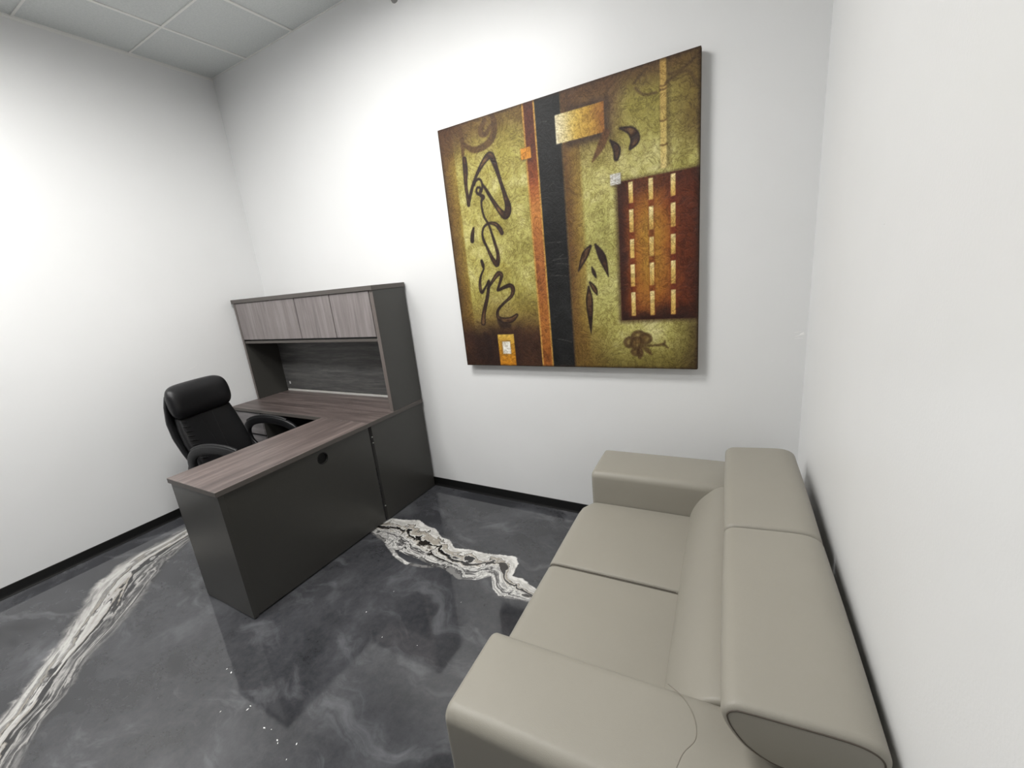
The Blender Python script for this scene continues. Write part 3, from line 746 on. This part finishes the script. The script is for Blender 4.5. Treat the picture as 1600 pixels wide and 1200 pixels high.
# ------------------------------------------------------------------ office chair
ch = tag(empty('office_chair', (.78, -.92, 0), math.radians(15)), 'black padded leather executive chair with looped arms pulled behind the desk return', 'chair')
def lerp_tab(tab, z):
    zs = [r[0] for r in tab]; return [float(np.interp(z, zs, [r[k] for r in tab])) for k in range(1, len(tab[0]))]
def loft(tab, zs, n=40, e=0.5, cup=0.0):
    """stack of rounded sections: (z, a centre, a half thickness, b half width); cup bends the flanks forward"""
    bm = bmesh.new(); rings = []
    for z in zs:
        a, th, w = lerp_tab(tab, z); ring = []
        for k in range(n):
            q = 2*PI*k/n; c_, s_ = math.cos(q), math.sin(q)
            b = w*math.copysign(abs(c_)**e, c_); aa = th*math.copysign(abs(s_)**e, s_)
            ring.append((a+aa+cup*(b/w)**2, b, z))
        rings.append(ring)
    add_rings(bm, rings); return bm
SH = [(z, a-.060-.018*(z-.5)/.6, t_, w_) for z, a, t_, w_ in [(.50, -.150, .020, .19), (.56, -.180, .022, .22), (.66, -.208, .024, .235), (.77, -.243, .025, .24), (.88, -.262, .025, .235), (.99, -.250, .024, .225), (1.06, -.232, .022, .215), (1.085, -.225, .010, .20)]]
obj('back_shell', loft(SH, np.linspace(.50, 1.085, 26), 44, .5, .045), M['chair'], ch, True)
BC = [(z, a-.058-.018*(z-.5)/.6, t_, w_) for z, a, t_, w_ in [(.47, -.10, .030, .17), (.50, -.10, .048, .20), (.60, -.130, .052, .215), (.72, -.168, .052, .222), (.82, -.195, .050, .215), (.90, -.212, .045, .20), (.93, -.218, .020, .18)]]
bc = obj('back_cushion', loft(BC, np.linspace(.47, .93, 24), 44, .6, .04), M['chair'], ch, True)
def bfront(z, b):
    a, th, w = lerp_tab(BC, z); return a+th*(1-abs(b/w)**(2/.6))**(.3)+.04*(b/w)**2
for b0, b1 in ((-.035, -.02), (.035, .02)):                                          # stitched darts down the middle
    bm = bmesh.new(); add_tube(bm, [(bfront(z, b)+.0005, b, z) for z, b in zip(np.linspace(.88, .56, 14), np.linspace(b0*1.4, b1, 14))], .0022, 6); obj('seam', bm, M['chair'], bc)
for z0 in np.linspace(.62, .88, 9):
    bm = bmesh.new(); add_tube(bm, [(bfront(z0-.018*t, -.205+.055*t)+.001, -.205+.055*t, z0-.018*t) for t in np.linspace(0, 1, 6)], [.001, .004, .005, .004, .0025, .001], 8); obj('pleat', bm, M['chair'], bc, True)
# rolled head pillow
bm = bmesh.new(); rings = []
for k in range(31):
    s = -1+2*k/30; b = .205*math.copysign(1-(1-abs(s))**1.6, s) if abs(s) > .0 else 0
    sc_ = max(.02, (1-abs(b/.2065)**7))**.5
    ring = []
    for j in range(36):
        q = 2*PI*j/36; x = .062*sc_*math.cos(q); z = .122*(.55+.45*sc_)*sc_**.4*math.sin(q)
        zz = math.copysign(abs(z/.122)**.85*.122, z)
        ring.append((-.262 - .16*zz*.6 + x + .035*(b/.2)**2, b*1.08-.006, 1.003+zz))
    rings.append(ring)
add_rings(bm, rings); hp = obj('head_pillow', bm, M['chair'], ch, True)
# seat
bm = bmesh.new()
add_rounded(bm, (-.12, -.25, .415), (.36, .25, .515), .045, 4, 8, (0, 0, .02)); obj('seat', bm, M['chair'], ch, True)
def arm_path(b, da):
    pts = [(-.13, .47), (-.19, .53), (-.205, .60), (-.19, .660), (-.14, .700), (-.05, .720), (.05, .718), (.15, .698), (.235, .655), (.265, .600), (.245, .53), (.18, .465), (.10, .425)]
    return [(a+da*(1 if z > .6 else max(0, (z-.42)/.18)), b, z) for a, z in catmull(pts, 5)]
for b, da in ((-.285, .105), (.285, -.02)):
    bm = bmesh.new(); add_tube(bm, arm_path(b, da), .02, 16, section=(.030, .016), up=(0, 1, 0)); a_ = obj('armrest', bm, M['black'], ch, True, 50)
    bm = bmesh.new(); add_tube(bm, [(x, y, z+.010) for x, y, z in arm_path(b, da)[18:38]], .02, 14, section=(.012, .031), up=(0, 0, 1)); obj('arm_pad', bm, M['chair'], a_, True, 50)
bm = bmesh.new()
for b in (-1, 1): add_box(bm, (.0, b*.30-(.0 if b < 0 else .1), .405), (.12, b*.30+(.1 if b < 0 else 0), .419), .003)
add_box(bm, (-.17, -.035, .40), (-.02, .035, .42), .003); add_box(bm, (-.175, -.035, .40), (-.155, .035, .56), .003); add_box(bm, (-.08, -.08, .375), (.14, .08, .418), .006)
obj('seat_bracket', bm, M['black'], ch)
bm = bmesh.new(); add_cyl(bm, (.05, 0, .12), (.05, 0, .25), .028); add_cyl(bm, (.05, 0, .25), (.05, 0, .38), .016); obj('gas_column', bm, M['black'], ch, True, 40)
for k in range(5):
    q = 2*PI*k/5+.3; d = Vector((math.cos(q), math.sin(q), 0)); c0 = Vector((.05, 0, 0))
    bm = bmesh.new(); P = [c0+d*r+Vector((0, 0, z)) for r, z in ((.0, .125), (.1, .120), (.2, .103), (.295, .082))]
    add_tube(bm, P, [.028, .026, .021, .016], 10); lg = obj('base_arm', bm, M['black'], ch, True, 50)
    bm = bmesh.new(); s = d.cross(Vector((0, 0, 1))); cw = c0+d*.285+Vector((0, 0, .027))
    for sg in (-1, 1): add_cyl(bm, cw+s*(sg*.006), cw+s*(sg*.024), .027, .027, 20)
    add_cyl(bm, cw-s*.01, cw+s*.01, .012, .012, 12); add_cyl(bm, cw, cw+Vector((0, 0, .06)), .008, .008, 10)
    obj('caster', bm, M['black'], lg, True, 40)

# ------------------------------------------------------------------ sofa
SO = tag(empty('sofa', (3.254, -.206, 0), math.radians(2.5)), 'taupe leather two-seat sofa with folded headrests along the right wall', 'sofa')
# local axes: x = depth towards the wall, y = -(length from the far arm)
def srounded(name, d0, d1, s0, s1, z0, z1, r, parent, crown=(0, 0, 0), n=5, m=10, fn=None):
    bm = bmesh.new(); add_rounded(bm, (d0, -s1, z0), (d1, -s0, z1), r, n, m, crown, fn); return obj(name, bm, M['sofa'], parent, True)
AZ = .60
srounded('armrest', 0, .885, 0, .306, .07, AZ, (.022, .034, .034), SO, (0, .002, .002))
an = srounded('armrest', 0, .885, 1.354, 1.632, .07, AZ, (.022, .036, .036), SO, (0, .002, .003))
srounded('seat_base', .03, .70, .300, 1.360, .07, .27, .02, SO)
def seat_fn(side):
    def fn(w):                                       # the front corner beside the arm is drawn back
        d, y, z = w; s = -y
        k = max(0, 1-(s-.306)/.09) if side < 0 else max(0, 1-(1.354-s)/.09)
        w = w.copy(); f = max(0, 1-(d+.036)/.30)
        w[0] += .045*k*k*f; return w
    return fn
srounded('seat_cushion', -.036, .52, .308, .829, .262, .431, (.045, .009, .022), SO, (.004, 0, .009), fn=seat_fn(-1))
sc1 = srounded('seat_cushion', -.036, .52, .8305, 1.352, .262, .425, (.045, .009, .022), SO, (.004, 0, .009), fn=seat_fn(1))
bm = bmesh.new(); add_tube(bm, catmull([(-.034, -.8302, .36), (-.034, -.8302, .400), (-.024, -.8302, .4200), (.0, -.8302, .4262), (.12, -.8302, .4275), (.3, -.8302, .4275), (.47, -.8302, .4262)], 5), .0014, 6, up=(0, 1, 0)); obj('piping', bm, M['seam'], sc1)
def profile_loft(name, prof, s0, s1, parent, rnd=.010, nseg=10, bulge=0.0, k=4):
    P = np.array(catmull(prof, k, closed=True)); bm = bmesh.new(); rings = []
    def ring(s, ins):
        Q = inset_poly(P, ins); return [(q[0], -s, q[1]) for q in Q]
    for i in range(4): a = PI/2*i/4; rings.append(ring(s0+rnd*(1-math.sin(a)), rnd*(1-math.cos(a)))[:]) if False else None
    rings = [r for r in rings if r]
    for i in range(5):
        a = PI/2*i/4; rings.append(ring(s0+rnd*(1-math.sin(a)), rnd*(1-math.sin(a if False else PI/2-a)) if False else rnd*(1-math.sin(a))*0+rnd*(1-math.cos(PI/2-a))))
    for i in range(1, nseg): rings.append(ring(s0+rnd+(s1-s0-2*rnd)*i/nseg, -bulge*math.sin(PI*i/nseg)))
    for i in range(5):
        a = PI/2*i/4; rings.append(ring(s1-rnd+rnd*math.sin(a), rnd*(1-math.cos(a))))
    add_rings(bm, rings); o = obj(name, bm, M['sofa'], parent, True, 60); return o, P
# first five rings above run from the cap outwards: cap inset rnd at s0, full outline at s0+rnd
BCUSH = [(.470, .300), (.474, .39), (.486, .452), (.512, .508), (.540, .546), (.578, .583), (.617, .602), (.655, .602), (.70, .585), (.72, .52), (.72, .40), (.70, .30), (.58, .27)]
profile_loft('back_cushion', BCUSH, .300, 1.362, SO, .012, 14, .001)
srounded('back_frame', .70, .880, .298, 1.362, .07, AZ-.004, .02, SO)
HEAD = [(.622, .712), (.626, .732), (.640, .745), (.662, .751), (.74, .757), (.82, .762), (.858, .759), (.884, .746), (.896, .724), (.891, .698), (.866, .666), (.82, .640), (.76, .620), (.71, .622), (.665, .645), (.635, .680)]
def headrest(s0, s1):
    o, P = profile_loft('headrest', HEAD, s0, s1, SO, .014, 12, .002, 5)
    for s, sg in ((s0, -1), (s1, 1)):
        Q = inset_poly(P, .0125)
        bm = bmesh.new(); add_tube(bm, [(q[0], -(s-sg*.0006), q[1]) for q in Q], .0019, 6, closed=True, up=(0, 1, 0)); obj('piping', bm, M['seam'], o)
    return o
headrest(.185, .832); headrest(.846, 1.484)
for s in (.30, .72, .95, 1.37):                                                          # ratchet stays under the headrests
    bm = bmesh.new(); add_box(bm, (.74, -s-.02, AZ-.02), (.80, -s+.02, .635), .003); obj('headrest_hinge', bm, M['black'], SO)
# curved seam across the near arm
bm = bmesh.new()
pth = catmull([(.505, -1.36), (.545, -1.385), (.570, -1.425), (.575, -1.47), (.553, -1.51), (.542, -1.55), (.538, -1.59)], 6)
add_tube(bm, [(p[0], p[1], AZ+.0025) for p in pth], .0013, 6); obj('seam', bm, M['seam2'], an)
for d in (.06, .80):
    for s in (.10, 1.53):
        bm = bmesh.new(); add_box(bm, (d, -s-.03, 0), (d+.06, -s+.03, .075), .003); obj('foot', bm, M['black'], SO)

# ------------------------------------------------------------------ world, camera, view
w = bpy.data.worlds.new('World'); sc.world = w; w.use_nodes = True
w.node_tree.nodes['Background'].inputs[0].default_value = (0.9, 0.95, 1, 1); w.node_tree.nodes['Background'].inputs[1].default_value = 0.0

F_PX, YAW, PITCH, ROLL = 659.066, -.528281, -.254741, -.102495
cy, sy = math.cos(YAW), math.sin(YAW)
fw = Vector((sy*math.cos(PITCH), cy*math.cos(PITCH), math.sin(PITCH)))
r0 = Vector((cy, -sy, 0)); u0 = r0.cross(fw)
R = r0*math.cos(ROLL) + u0*math.sin(ROLL); U = -r0*math.sin(ROLL) + u0*math.cos(ROLL)
cam = bpy.data.cameras.new('camera'); co_ = bpy.data.objects.new('camera', cam); COL.objects.link(co_)
mw = Matrix.Identity(4)
for i in range(3): mw[i][0] = R[i]; mw[i][1] = U[i]; mw[i][2] = -fw[i]
mw[0][3], mw[1][3], mw[2][3] = 3.96340, -2.40797, 1.62660
co_.matrix_world = mw
cam.sensor_fit = 'HORIZONTAL'; cam.sensor_width = 36.0; cam.lens = F_PX*36.0/1600.0; cam.clip_start = 0.02
sc.camera = co_
vs = sc.view_settings; vs.view_transform = 'Standard'; vs.look = 'None'; vs.gamma = 1.0; vs.use_curve_mapping = False; vs.exposure = 0.22
